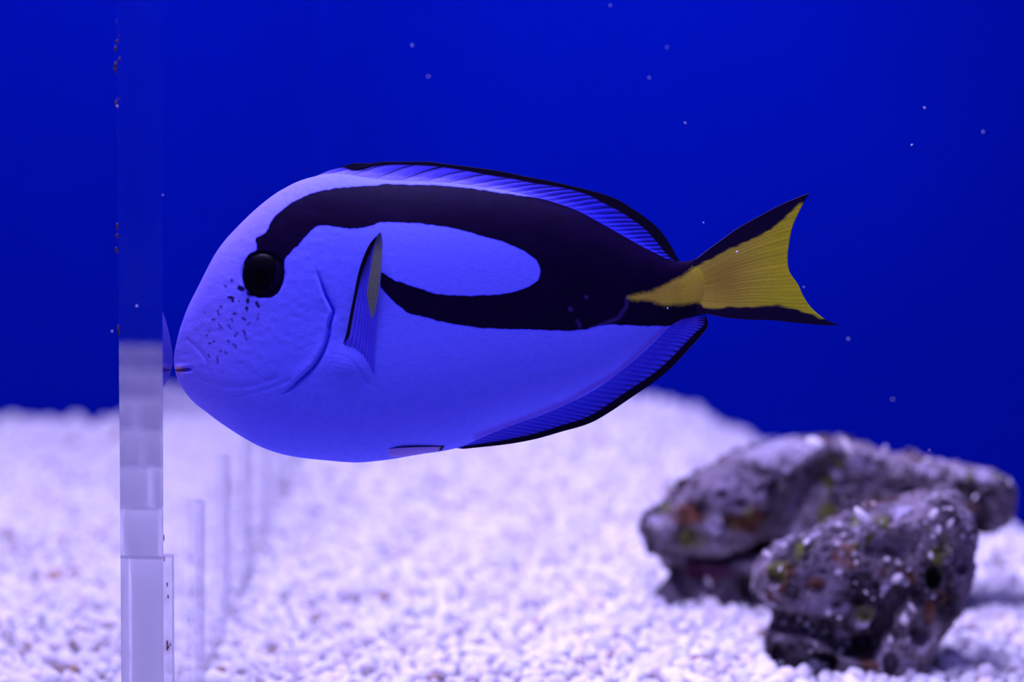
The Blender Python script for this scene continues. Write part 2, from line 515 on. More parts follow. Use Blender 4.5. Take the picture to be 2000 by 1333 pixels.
    for (cx, cy), rx, ry, c in patches:
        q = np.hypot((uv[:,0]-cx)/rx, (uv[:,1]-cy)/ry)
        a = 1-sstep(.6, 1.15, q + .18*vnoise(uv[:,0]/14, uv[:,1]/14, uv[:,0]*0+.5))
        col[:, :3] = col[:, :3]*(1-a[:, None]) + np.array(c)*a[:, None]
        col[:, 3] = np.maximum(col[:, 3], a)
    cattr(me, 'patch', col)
    me.polygons.foreach_set('use_smooth', np.ones(len(me.polygons), bool))
    ob = new_obj(name, me, M_ROCK); ob.location = bvec
    tag(ob, label, 'rock')
    bmx = bmesh.new(); bmx.from_mesh(me); bmx.transform(Matrix.Translation(Vector(bvec)))
    ROCK_BVH.append(BVHTree.FromBMesh(bmx)); bmx.free()
    return ob

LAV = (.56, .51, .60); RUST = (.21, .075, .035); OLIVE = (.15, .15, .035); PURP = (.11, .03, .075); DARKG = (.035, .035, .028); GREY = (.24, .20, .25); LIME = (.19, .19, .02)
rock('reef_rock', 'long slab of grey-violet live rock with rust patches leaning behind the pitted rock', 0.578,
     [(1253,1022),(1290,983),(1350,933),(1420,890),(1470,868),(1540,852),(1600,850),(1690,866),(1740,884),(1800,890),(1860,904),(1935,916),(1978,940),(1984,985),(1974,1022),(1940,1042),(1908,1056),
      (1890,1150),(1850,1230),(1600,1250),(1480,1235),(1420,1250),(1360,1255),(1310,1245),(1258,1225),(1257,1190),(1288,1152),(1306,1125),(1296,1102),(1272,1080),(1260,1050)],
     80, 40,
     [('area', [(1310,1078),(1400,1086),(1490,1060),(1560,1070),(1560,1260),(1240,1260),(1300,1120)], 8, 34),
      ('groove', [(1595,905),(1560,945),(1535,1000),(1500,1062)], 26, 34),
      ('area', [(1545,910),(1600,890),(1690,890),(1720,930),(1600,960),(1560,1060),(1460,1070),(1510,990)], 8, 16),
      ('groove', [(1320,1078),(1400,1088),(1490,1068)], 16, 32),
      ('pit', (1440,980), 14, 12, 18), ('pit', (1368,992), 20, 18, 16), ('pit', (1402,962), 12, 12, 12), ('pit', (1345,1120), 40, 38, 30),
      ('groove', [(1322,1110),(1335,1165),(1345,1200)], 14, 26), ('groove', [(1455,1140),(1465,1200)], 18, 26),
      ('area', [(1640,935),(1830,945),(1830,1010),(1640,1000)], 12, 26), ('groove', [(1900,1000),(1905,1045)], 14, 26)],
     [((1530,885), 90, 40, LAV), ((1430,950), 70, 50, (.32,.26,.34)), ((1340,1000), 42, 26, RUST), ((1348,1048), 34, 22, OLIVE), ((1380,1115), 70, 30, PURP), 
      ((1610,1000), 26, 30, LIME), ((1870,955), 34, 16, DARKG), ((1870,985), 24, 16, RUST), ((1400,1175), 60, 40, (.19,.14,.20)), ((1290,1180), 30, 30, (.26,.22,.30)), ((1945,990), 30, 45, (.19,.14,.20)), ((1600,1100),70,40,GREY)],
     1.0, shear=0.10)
rock('reef_rock', 'squat pitted live rock with a deep dark cleft resting on the gravel before the slab', 0.527,
     [(1478,1105),(1472,1150),(1498,1185),(1512,1215),(1498,1250),(1500,1290),(1510,1350),(1560,1365),(1640,1370),(1760,1350),(1820,1310),(1840,1262),(1866,1222),(1888,1185),(1906,1140),(1908,1090),(1914,1045),(1895,985),(1850,950),(1760,970),(1690,992),(1640,1006),(1590,1030),(1540,1062),(1500,1082)],
     92, 55,
     [('groove', [(1520,1212),(1560,1216),(1605,1226),(1650,1258),(1690,1262)], 27, 62),
      ('groove', [(1688,1262),(1714,1212),(1744,1156)], 21, 58),
      ('pit', (1603,1290), 36, 22, 60), ('pit', (1733,1292), 17, 26, 44), ('pit', (1790,1230), 24, 30, 40), ('pit', (1520,1275), 14, 26, 34),
      ('pit', (1812,1122), 18, 28, 44), ('pit', (1728,1062), 62, 34, 24), ('pit', (1868,1108), 18, 12, 18), ('pit', (1585,1145), 24, 14, 12), ('pit', (1627,1175), 12, 10, 16), ('pit', (1668,1170), 14, 12, 16), ('pit', (1682, 1196), 10, 10, 14), ('pit', (1510,1130), 14, 14, 18), ('pit', (1640,1045), 30, 14, 10), ('pit',(1660,1120),12,10,14), ('pit',(1700,1140),10,14,16), ('pit', (1600,1110), 12, 9, 12)],
     [((1640,1085), 34, 34, RUST), ((1600,1125), 60, 40, (.28,.23,.29)), ((1585,1135), 24, 16, RUST), ((1680,1195), 22, 22, OLIVE), 
      ((1600,1180), 70, 22, (.27,.22,.30)), ((1835,1060), 16, 30, OLIVE), ((1880,1110), 34, 90, (.18,.14,.20)), ((1600,1270), 60, 20, (.17,.13,.15)), ((1515,1120), 18, 20, OLIVE), ((1690,1290), 20, 24, RUST), ((1805,1190), 14, 30, RUST)],
     2.0, shear=0.08, rough=8.0)

# pale grit lodged on the rocks
M_GRIT = M_GRAVEL
grit = [(1592,866,3.0),(1655,876,2.4),(1728,888,2.2),(1812,902,2.2),(1795,922,1.4),(1866,922,1.7),(1972,946,1.4),(1648,980,1.2),(1688,1014,2.6),(1822,1008,2.0),(1857,1023,1.3),(1832,1034,1.5),(1856,994,1.1),(1904,972,1.2),(1820,1046,1.3),(1622,1030,1.3),
        (1532,1068,1.6),(1576,1060,1.8),(1502,1088,1.6),(1524,1112,1.3),(1384,1138,1.5),(1732,1094,2.0),(1755,1102,1.6),(1776,1112,1.3),(1750,1130,1.8),(1818,1088,1.4),(1782,1188,1.5),(1764,1212,1.8),(1770,1198,1.2),(1640,1275,1.4),(1520,1148,1.0),(1692,1158,1.0),(1672,1100,1.0),(1800,1066,1.0),(1740,1250,1.1)]
for (px, py, mm) in grit:
    dirv = (P(px, py, 1) - CAM).normalized()
    hit = None
    for ri, t in enumerate(ROCK_BVH):
        h = t.ray_cast(CAM, dirv)
        if h[0] is not None and (hit is None or h[3] < hit[1]): hit = (h[0], h[3], ri)
    if hit is None: continue
    o = new_obj('coral_chip', grain_mesh(int(rng.integers(0, 10)), int(rng.choice([1, 1, 2, 2]))))
    o.location = hit[0] - dirv*mm*.00005; o.scale = (mm*.00075*rng.uniform(.7,1.3), mm*.0006*rng.uniform(.6,1.1), mm*.0005*rng.uniform(.6,1.1)); o.rotation_euler = rng.uniform(0, 6.28, 3)
    if hit[2] == 0: tag(o, 'pale chip of coral grit lodged on the long slab rock', 'coral chip', 'pale grit on the slab rock')
    else: tag(o, 'pale chip of coral grit lodged on the squat pitted rock', 'coral chip', 'pale grit on the pitted rock')

# ------------------------------------------------------------------ the fish (local units: pixels at its mid plane)
S = DF / F
FC = (860.0, 610.0)
fish = bpy.data.objects.new('surgeonfish', None); COL.objects.link(fish)
fish.location = P(FC[0], FC[1], DF); fish.rotation_euler = (-TH, 0, 0)
tag(fish, 'blue surgeonfish with black palette-shaped band and yellow tail nosing the clear divider', 'fish')
def L3(px, py, wpx):
    """pixel position and depth offset (negative = nearer) to fish-local metres"""
    px = np.asarray(px, float); py = np.asarray(py, float); wpx = np.asarray(wpx, float)
    return np.stack([(px-FC[0])*S, wpx*S + 0*px, -(py-FC[1])*S], -1)

TOP = [(340,706),(341,690),(343.5,677),(352,642),(355,633),(367.5,600),(387.5,560),(402.5,530),(420,497.5),(437.5,472.5),(460,447.5),(485,422.5),(510,400),(545,374),(557.5,367),(582.5,354.5),(610,346),(640,340),(670,340),(700,344),(740,350),(775,352.5),(825,354),(887,358),(925,363),(975,370),(1025,380),(1075,393),(1125,410),(1162,429),(1203,452),(1251,479),(1282,495),(1314,509),(1335,511),(1362,506),(1388,500)]
BOT = [(340,708),(341.5,720),(344,731),(347.5,742),(357.5,760),(377.5,785),(402.5,805),(432.5,827.5),(470,852),(507.5,872.5),(545,886),(582.5,894),(632.5,899.5),(695,904),(745,900),(820,888),(873,880),(901,873),(952,851),(1006,830),(1060,811),(1107,791),(1157,766),(1204,734),(1240,705),(1276,672.6),(1308,641),(1319,633),(1366,616),(1388,613)]
THK = [(340,5),(346,17),(356,28),(380,46),(450,80),(550,108),(650,118),(800,112),(950,92),(1100,66),(1200,45),(1300,26),(1350,13),(1375,7),(1388,2.5)]
top_y = lambda x: pchip(*zip(*TOP), x)
bot_y = lambda x: pchip(*zip(*BOT), x)
def body_half(x, y):
    x = np.asarray(x, float); y = np.asarray(y, float)
    a, b = top_y(x), bot_y(x)
    v = np.clip((y - (a+b)/2) / np.maximum((b-a)/2, .5), -1, 1)
    return pchip(*zip(*THK), x) * (1-np.abs(v)**3.0)**.55

BLACK = [(548,580),(520,584),(497,574),(484,548),(486,520),(496,500),(510,492.5),(509,472),(514,466),(527.5,459),(536,442.5),(542.5,430),(560,414),(582.5,397.5),(620,381),(670,371),(720,367),(762,362.5),(825,364),(887.5,367),(925,371),(975,378),(1025,385),(1060,388),(1100,390),(1162,410),(1251,460),(1335,500),
         (1400,480),(1420,640),(1366,640),(1312,637),(1258,637),(1204,634.5),(1168,637.5),(1121,646),(1024,643.5),(952,642),(880,632),(825,619),(797.5,609),(770,586),(749,561),(751,537),(775,550),(812,562.5),(860,577),(912,580),(970,577.5),(1007,571),(1032,562.5),(1049,550),(1054.5,532.5),(1047.5,512.5),(1025,495),(987.5,477.5),(950,467.5),(912,456),(862.5,445.5),(800,439.5),(750,440),(725,447.5),(695,451),(670,449),(645,445.5),(627.5,447.5),(612.5,460),(592.5,482.5),(575,500),(566,515),(566,540),(561,562)]
YEL = [(1225,580),(1266,570.5),(1298,556),(1335.5,537),(1354,523),(1383,509.6),(1415,492),(1441.5,480),(1481,462),(1521,437),(1547.5,413),(1572,388),(1640,460),(1640,620),(1611,623.5),(1574,610),(1547.5,602),(1521,597),(1494.5,596),(1455,600),(1428,599),(1402,601),(1375,601),(1362,593),(1335.5,596),(1309,597),(1288,596),(1266.6,589),(1237,588)]
GILL = [(622,520),(634,550),(645,580),(655,600),(659.5,613),(653,635),(650,660),(640,687),(622,715),(595,740),(572,760),(552,772)]
MOUTH = [(338,723),(352,723.5),(366,722),(386,721)]
# small dark flecks on the cheek: (x, y, length, angle, radius)
FLECK = [(462,550,3,1.2,2.4),(450,561,3,.8,2.2),(461,583,9,.2,3.2),(464,587,5,1.2,3),(441,601,3,1.5,1.9),(436,612,8,1.3,1.5),(425,625,5,.1,1.4),(495,590,5,1.5,3.2),(493,606,5,1.4,3.0),(514,597,9,1.1,2.8),(478,590,2,1,1.2),
         (469,614,4,.2,2.4),(463,626,3,1,2.1),(487,624,5,.4,2.4),(497,633,7,-.8,1.9),(515,620,11,1.7,1.6),(440,638,7,.9,1.9),(459,640,7,1.1,1.8),(471,654,8,-1.1,1.9),(488,650,10,1.1,1.7),(492,660,7,1.2,1.3),(456,667,2,0,2.2),(469,675,8,.9,1.8),(427,668,2,0,1.6),(419,671,2,0,1.6),(440,686,2,0,1.3),(451,689,4,1.1,1.5),(417,695,5,1.1,1.2),(434,702,14,1.5,1.0),(418,648,3,.3,1.3),(413,656,3,.3,1.3),(408,612,3,.2,1.0)]

ncol_a = np.r_[340 + 60*(np.linspace(0, 1, 46)**2.0)]
cols = np.r_[ncol_a, np.arange(402.2, 800, 2.2), np.arange(800, 1384, 3.6), 1385, 1388]
nv = 230
wv = np.linspace(-1, 1, nv); vv = .45*wv + .55*np.sin(np.pi/2*wv)
Xc, Vv = np.meshgrid(cols, vv, indexing='ij')
a, b = top_y(cols)[:, None], bot_y(cols)[:, None]
Yc = (a+b)/2 + Vv*(b-a)/2
H = pchip(*zip(*THK), cols)[:, None] * (1-np.abs(Vv)**3.0)**.55
p2 = np.stack([Xc.ravel(), Yc.ravel()], 1)
# relief: gill cover step, mouth slit, pectoral base, eye socket
gd, gp = dist_line(p2, catmull(GILL, 6))
side = sd_poly(p2, np.vstack([catmull(GILL, 6), [(480,770),(450,600),(520,480),(600,490)]]))
gw = sstep(0, .22, gp)*sstep(1.0, .75, gp)
rel_ = gw*(np.where(side > 0, 4.0*np.exp(-(gd/16)**2), -2.5*np.exp(-(gd/9)**2)) - 15.0*np.exp(-(gd/2.6)**2))
md, mp = dist_line(p2, catmull(MOUTH, 6))
rel_ += -24*np.exp(-(md/2.8)**2)*sstep(1.0, .7, mp) + 4.5*np.exp(-((md-7)/4.5)**2)*sstep(1.0, .45, mp)
ld, lp = dist_line(p2, catmull([(372,664),(396,683),(412,706),(414,724)], 5)); rel_ -= 2.0*np.exp(-(ld/3)**2)
jd, jp = dist_line(p2, catmull([(392,736),(440,752),(500,752),(550,738)], 5)); rel_ -= 1.6*np.exp(-(jd/5)**2)
jd, jp = dist_line(p2, catmull([(470,772),(520,762),(575,742)], 5)); rel_ -= 1.4*np.exp(-(jd/4)**2)
q = np.hypot((p2[:,0]-690)/48, (p2[:,1]-712)/40); rel_ += 9*np.exp(-q**2*1.6)
for k in range(6):
    ln = [(650+4*k, 690+9*k), (690+4*k, 700+9*k), (728, 742+2*k)]
    jd, jp = dist_line(p2, catmull(ln, 5)); rel_ -= 1.0*np.exp(-(jd/2)**2)
q = np.hypot(p2[:,0]-524, p2[:,1]-540); rel_ += -5*np.exp(-((q-40)/4)**2)
rel_ += .5*vnoise(p2[:,0]/13, p2[:,1]/9, p2[:,0]*0) * sstep(900, 500, p2[:,0])
H = np.maximum(H + (rel_.reshape(H.shape))*np.minimum(H/25, 1), 0.0)
nc = len(cols)
near = L3(Xc, Yc, -H).reshape(nc, nv, 3); far = L3(Xc, Yc, H).reshape(nc, nv, 3)
ring = np.concatenate([near, far[:, -2:0:-1]], 1)                # closed ring for each column
pxr = np.concatenate([p2.reshape(nc, nv, 2), p2.reshape(nc, nv, 2)[:, -2:0:-1]], 1).reshape(-1, 2)
Hr = np.concatenate([H, H[:, -2:0:-1]], 1).ravel()
vr = np.concatenate([Vv, Vv[:, -2:0:-1]], 1).ravel()
nr = ring.shape[1]
idx = np.arange(nc*nr).reshape(nc, nr)
nxt = np.roll(idx, -1, axis=1)
quads = np.stack([idx[:-1], nxt[:-1], nxt[1:], idx[1:]], -1).reshape(-1, 4)
me = mesh('body', ring.reshape(-1, 3), quads)
bm = bmesh.new(); bm.from_mesh(me)
bmesh.ops.contextual_create(bm, geom=[e for e in bm.edges if e.is_boundary and e.verts[0].index < nr])
bmesh.ops.contextual_create(bm, geom=[e for e in bm.edges if e.is_boundary and e.verts[0].index >= (nc-1)*nr])
bmesh.ops.recalc_face_normals(bm, faces=bm.faces)
for f in bm.faces: f.smooth = True
bm.to_mesh(me); bm.free()
wob = 1.0*vnoise(pxr[:,0]/11, pxr[:,1]/11, pxr[:,0]*0+2) + .7*vnoise(pxr[:,0]/5, pxr[:,1]/5, pxr[:,0]*0+5)
fattr(me, 'black_sd', sd_poly(pxr, catmull(BLACK, 5, True)) + wob)
fattr(me, 'yellow_sd', sd_poly(pxr, catmull(YEL, 4, True)) + wob)
mark = np.full(len(pxr), -20.0)
fleck = np.full(len(pxr), -20.0)
for k, (x, y, ln, an, r) in enumerate(FLECK + [(481,566,7,.5,4.5),(500,577,8,.3,4)]):
    c, s_ = math.cos(an)*ln/2, math.sin(an)*ln/2
    dd, _ = dist_line(pxr, np.array([(x-c, y-s_), (x+c, y+s_)])); r = r - .2 + 1.3*vnoise(pxr[:,0]/3.1, pxr[:,1]/3.1, pxr[:,0]*0)
    if k in (2, 3, 7, 8, 9, 32, 33): mark = np.maximum(mark, r - dd)
    else: fleck = np.maximum(fleck, r - dd)
fattr(me, 'fleck_sd', fleck)
scuff = np.full(len(pxr), -20.0)
for ln, r in (([(1223,583),(1221,600),(1206,622),(1172,636),(1150,644)], 3.4), ([(1112,604),(1113,606)], 4), ([(1142,581),(1144,583)], 3), ([(1126,628),(1131,638)], 3)):
    scuff = np.maximum(scuff, r - dist_line(pxr, np.array(ln))[0])
fattr(me, 'scuff_sd', scuff)
fattr(me, 'mark_sd', mark)
# pigment
def mixc(c, col, a): return c*(1-a[:, None]) + np.array(col)*a[:, None]
BLUE = (0.150, 0.158, 1.0)
pc = np.tile(np.array(BLUE), (len(pxr), 1))
x_, y_ = pxr[:, 0], pxr[:, 1]
headw = sstep(640, 400, x_ + .35*(y_-540))
pc = mixc(pc, (.26, .21, 1.0), .95*headw)
dd, _ = dist_line(pxr, np.array([(344,722),(356,722)])); pc = mixc(pc, (.75, .42, .45), .95*np.exp(-(dd/6.5)**2))
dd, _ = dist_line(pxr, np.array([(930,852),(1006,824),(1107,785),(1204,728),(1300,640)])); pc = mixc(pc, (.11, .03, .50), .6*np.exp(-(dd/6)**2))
pc *= (1 + .05*vnoise(x_/6, y_/4, x_*0+8))[:, None]
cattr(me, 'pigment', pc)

M = NT('fish_skin', 0.65, 0.02)
co = M.coord()
grain = M.noise(2600, 2, .5, co)
blk = M.mix(M.rng(M.noise(300, 3, .5, co), .3, .7), (0.0038, 0.0006, 0.017), (0.0052, 0.0009, 0.022))
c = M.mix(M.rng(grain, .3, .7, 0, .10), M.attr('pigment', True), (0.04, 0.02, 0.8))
c = M.mix(M.rng(M.attr('black_sd'), -4, 1, 0, .55), c, (0.02, 0.015, 0.95))
c = M.mix(M.rng(M.attr('fleck_sd'), -2.6, 2.2, 0, .9), c, (0.035, 0.012, 0.22))
c = M.mix(M.rng(M.attr('mark_sd'), -2.2, 2.4), c, (0.016, 0.006, 0.09))
blk = M.mix(M.rng(M.attr('scuff_sd'), -3.5, 3, 0, .7), blk, (0.04, 0.022, 0.16))
c = M.mix(M.rng(M.attr('black_sd'), -1.0, 1.0), c, blk)
ysel = M.mix(M.rng(M.noise(120, 4, .6, co), .35, .65), (0.46, 0.34, 0.038), (0.56, 0.46, 0.034))
c = M.mix(M.rng(M.math('ADD', M.attr('yellow_sd'), M.math('MULTIPLY', M.math('SUBTRACT', grain, .5), 7.0)), -5, 7), c, ysel)
M.color(c)
M.bump(M.math('ADD', M.noise(3800, 2, .5, co), M.math('MULTIPLY', M.noise(700, 3, .6, co), .8)), .22, .00035)
SKIN = M.mat
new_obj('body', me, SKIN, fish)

# eyes
m = NT('eye_iris', .4, .03); m.color(m.mix(m.rng(m.noise(500, 2), .4, .7), (.0014, .0009, .0045), (.0028, .0014, .005))); IRIS = m.mat
m = NT('eye_pupil', .3, .03); m.color((.0004, .0003, .0012)); PUP = m.mat
def dome(name, cx, cy, r, dpt, yc, sgn, mat, parent):
    bm = bmesh.new(); bmesh.ops.create_uvsphere(bm, u_segments=48, v_segments=24, radius=1)
    for v in bm.verts:
        v.co = Vector((v.co.x*r*S, v.co.z*dpt*S, v.co.y*r*1.03*S)) + Vector(L3(cx, cy, sgn*yc))
    bmesh.ops.recalc_face_normals(bm, faces=bm.faces)
    for f in bm.faces: f.smooth = True
    me = bpy.data.meshes.new(name); bm.to_mesh(me); bm.free()
    return new_obj(name, me, mat, parent)
eh = float(body_half(np.array([524.]), np.array([540.]))[0])
for sg in (-1, 1):
    e = dome('eye', 524, 539, 39, 15, eh - 6, sg, IRIS, fish)
    dome('pupil', 522, 540, 20, 9, eh + 1.2, sg, PUP, e)

# fins
def sheet(name, B, E, S0, S1, ns, nt, thick, corr, mat, attrs, wfun=None):
    """fin membrane: a two-sided patch between a base, an outer edge and two side lines (pixel coordinates)"""
    s = np.linspace(0, 1, ns); t = np.linspace(0, 1, nt)
    b = B(s); e = E(s)
    s0 = resample(S0, t); s1 = resample(S1, t)
    ss, tt = np.meshgrid(s, t, indexing='ij')
    st, tt_ = ss[..., None], tt[..., None]
    P_ = (1-tt_)*b[:, None] + tt_*e[:, None] + (1-st)*s0[None] + st*s1[None] - ((1-st)*(1-tt_)*b[0] + (1-st)*tt_*e[0] + st*(1-tt_)*b[-1] + st*tt_*e[-1])
    pp = P_.reshape(-1, 2); sf, tf = ss.ravel(), tt.ravel()
    th = thick(sf, tf); cr = corr(sf, tf)
    wm = wfun(pp, sf, tf) if wfun else 0*sf
    A1 = L3(pp[:,0], pp[:,1], wm + cr - th); A2 = L3(pp[:,0], pp[:,1], wm + cr + th)
    if wfun:                                      # keep the place in view while it stands off the body
        for A_ in (A1, A2):
            kf = (1 + A_[:, 1]/DF)[:, None]
            cen = np.array([(CX-FC[0])*S, 0, -(CY-FC[1])*S])
            A_[:, [0, 2]] = (A_[:, [0, 2]] - cen[[0, 2]])*kf + cen[[0, 2]]
    N = ns*nt
    I = np.arange(N).reshape(ns, nt)
    q1 = np.stack([I[:-1, :-1], I[1:, :-1], I[1:, 1:], I[:-1, 1:]], -1).reshape(-1, 4)
    q2 = q1[:, ::-1] + N
    rim = np.concatenate([I[:, 0], I[-1, 1:], I[-2::-1, -1], I[0, -2:0:-1]])
    rn = np.roll(rim, -1)
    q3 = np.stack([rim, rn, rn + N, rim + N], -1)
    me = mesh(name, np.vstack([A1, A2]), np.vstack([q1, q2, q3]))
    bm = bmesh.new(); bm.from_mesh(me); bmesh.ops.recalc_face_normals(bm, faces=bm.faces); bm.to_mesh(me); bm.free()
    pp2 = np.vstack([pp, pp]); s2 = np.r_[sf, sf]; t2 = np.r_[tf, tf]
    for k, v in attrs(pp2, s2, t2).items():
        (cattr if v.ndim == 2 else fattr)(me, k, v)
    return new_obj(name, me, mat, fish)

def fin_mat(name, dark, rim):
    m = NT(name, .55, .08)
    co = m.coord()
    c = m.mix(m.rng(m.noise(2200, 2, .5, co), .35, .7, 0, .2), m.attr('pigment', True), (0.03, 0.02, 0.7))
    c = m.mix(m.rng(m.attr('dark_sd'), -1.6, 1.3), c, dark)
    c = m.mix(m.rng(m.attr('rim'), .4, .9), c, rim)
    m.color(c)
    # thin membrane lets some light through
    tr = m.n('ShaderNodeBsdfTranslucent'); m.set(tr.inputs['Color'], c)
    mx = m.n('ShaderNodeMixShader'); mx.inputs[0].default_value = .25
    out = m.t.nodes['Material Output']
    m.t.links.new(m.b.outputs[0], mx.inputs[1]); m.t.links.new(tr.outputs[0], mx.inputs[2]); m.t.links.new(mx.outputs[0], out.inputs['Surface'])
    return m.mat
FIN = fin_mat('fin_membrane', (0.006, 0.0018, 0.018), (.30, .22, .45))

# dorsal fin
DE = [(585,353),(610,345),(645,332.5),(670,323),(695,319),(720,319),(752,316),(832,316),(875,321),(925,327),(975,334),(1025,344.5),(1075,354),(1112,362.5),(1162,374.5),(1203,388.5),(1237,409),(1264,427.5),(1290,451),(1309,478),(1322,502),(1335,524)]
DM = [(585,350),(640,334),(670,328),(690,334),(705,333),(730,326),(775,322.5),(845,325),(880,329.5),(920,336),(962,344),(1007,351),(1037,357.5),(1092,366),(1145,380),(1176,396),(1211,414),(1237,431),(1261,449),(1282,472.5),(1301,496),(1320,513),(1335,526)]
bx = [585,615,660,700,760,795,842,885,940,1012,1060,1110,1155,1200,1240,1275,1300,1320,1332]
ex = [690,722,768,808,866,912,960,1010,1062,1125,1168,1212,1262,1288,1306,1319,1326,1331,1335]
sk = (np.array(bx) - bx[0])/(bx[-1]-bx[0])
de = lambda x: pchip(*zip(*DE), x)
dB = lambda s: np.stack([pchip(sk, bx, s), top_y(pchip(sk, bx, s)) + 5], 1)
dE = lambda s: np.stack([pchip(sk, ex, s), de(pchip(sk, ex, s))], 1)
def phase_fn(xs, dens, sk_, exk):
    s = np.linspace(0, 1, 600); x = pchip(sk_, exk, s)
    cum = np.r_[0, np.cumsum(np.diff(s)*(exk[-1]-exk[0])/np.interp((x[1:]+x[:-1])/2, xs, dens))]
    return lambda q: np.interp(q, s, cum)
dph = phase_fn([690, 900, 1000, 1060, 1150, 1250, 1335], [40, 40, 36, 27, 20, 13, 10], sk, ex)
def dattr(p, s, t):
    ph = dph(s); fr = np.abs(ph - np.round(ph))
    spc = np.interp(p[:, 0], [600, 900, 1060, 1150, 1250, 1335], [22, 22, 16, 13, 9, 7])*.62
    wl = np.interp(t, [0, .12, .3, .7, 1], [-4, -.1, .35, 1.0, 1.9]); wl = np.minimum(wl, spc*.3)
    ray = wl - fr*spc
    mg = (pchip(*zip(*DM), np.clip(p[:, 0], 585, 1335)) - p[:, 1])*.8
    mg = np.where(p[:,0] < 640, -4, mg)
    pig = np.tile(np.array([.13, .10, .98]), (len(p), 1))
    pig = mixc(pig, (.40, .35, 1.0), sstep(.75, .1, t)*sstep(1180, 850, p[:,0]))
    pig = mixc(pig, (.045, .05, .98), sstep(950, 1200, p[:, 0])*.95)
    fine = .5 + .5*np.cos(ph*2*np.pi*4)
    pig *= (1 - .22*fine*sstep(.1, .5, t))[:, None]
    pig = mixc(pig, (.16, .05, .5), sstep(640, 700, p[:,0])*sstep(760, 690, p[:,0])*sstep(.55, .9, t)*.5)
    return {'pigment': pig, 'dark_sd': np.maximum(ray, mg), 'rim': sstep(.975, 1, t)*.55*sstep(900, 700, p[:,0])}
sheet('dorsal_fin', dB, dE, [dB(np.array([0.]))[0], (640, 334), dE(np.array([0.]))[0]], [dB(np.array([1.]))[0], dE(np.array([1.]))[0]],
      520, 34, lambda s, t: np.interp(t, [0, .3, 1], [7, 3.2, 1.2]), lambda s, t: 0.4*np.cos(2*np.pi*dph(s))*sstep(0, .2, t)*sstep(.8, .5, t), FIN, dattr)

# anal fin
ab = [(880,878),(915,868),(952,850),(1006,829),(1060,810),(1107,790),(1157,765),(1204,733),(1240,704),(1276,671),(1300,648),(1316,634),(1330,628)]
ae = [(905,877.5),(985,869),(1042,859),(1096,844),(1150,828),(1190,806),(1236,775),(1280,745),(1314,716),(1346,682),(1368,658),(1383,636),(1379,616)]
sa = np.linspace(0, 1, len(ab))
aB0 = catmull(ab, 10); aE0 = catmull(ae, 10); sgrid = np.linspace(0, 1, len(aB0))
aB = lambda s: np.stack([np.interp(s, sgrid, aB0[:, k]) for k in (0, 1)], 1) - np.array([3, 4])
aE = lambda s: np.stack([np.interp(s, sgrid, aE0[:, k]) for k in (0, 1)], 1)
AM = [(900,878),(960,867),(1035,852),(1114,829),(1168,801),(1222,764),(1276,716),(1322,668),(1352,640),(1372,632)]
aph = lambda s: s*44
def aattr(p, s, t):
    ph = aph(s); fr = np.abs(ph - np.round(ph)); spc = 11.0
    ray = np.interp(t, [0, .15, .4, .75, 1], [-4, -1.5, -.5, 1.3, 4.0]) - fr*spc
    mg = np.interp(t, [0, 1], [-60, 6]) + np.interp(s, [0, .3, .8, .95, 1], [4, 4, 6, 0, -14]) - 1
    dd, _ = dist_line(p, catmull(ae, 6)); wid = np.interp(s, [0, .15, .5, .85, .95, 1], [4, 10, 15, 13, 6, 0])
    mg = wid - dd
    pig = np.tile(np.array([.075, .075, 1.0]), (len(p), 1))
    pig = mixc(pig, (.11, .085, .98), sstep(1100, 920, p[:,0]))
    fine = .5 + .5*np.cos(ph*2*np.pi*3)
    pig *= (1 - .25*fine)[:, None]
    pig = mixc(pig, (.12, .04, .6), sstep(.86, .97, s)*.5)
    return {'pigment': pig, 'dark_sd': np.maximum(ray, mg), 'rim': sstep(.965, 1, t)*.7*sstep(.5, .75, s)}
sheet('anal_fin', aB, aE, [aB(np.array([0.]))[0], aE(np.array([0.]))[0]], [aB(np.array([1.]))[0], aE(np.array([1.]))[0]],
      520, 34, lambda s, t: np.interp(t, [0, .3, 1], [8, 3.5, 1.2]), lambda s, t: 0.45*np.cos(2*np.pi*aph(s))*sstep(0, .2, t)*sstep(.85, .55, t), FIN, aattr)

# tail fin
TU = [(1352,509),(1362,504),(1388,484),(1415,464.5),(1441,446),(1476,426),(1521,402),(1553,388),(1582,376.5)]
TT = [(1582,376.5),(1571,394),(1558,419.5),(1547,446),(1541,478),(1538.5,504),(1542,531),(1558,555),(1569,578.5),(1585,602),(1611,623.5),(1640,636)]
TL = [(1360,613),(1383,614),(1402,618),(1428,622),(1468,625),(1508,626),(1547,630),(1600,635),(1640,636)]
YT = [(1300,540),(1335.5,537),(1354,523),(1383,509.6),(1415,492),(1441.5,480),(1481,462),(1521,437),(1547.5,413),(1568,397),(1600,425),(1680,540),(1640,602),(1612,622),(1574,610),(1547.5,602),(1521,597),(1494.5,596),(1455,600),(1428,599),(1402,601),(1375,601),(1362,593),(1300,596)]
tE0 = catmull(TT, 8)
tB = lambda s: np.stack([1352 + 8*s, 509 + 104*s], 1)
tE = lambda s: resample(tE0, s)
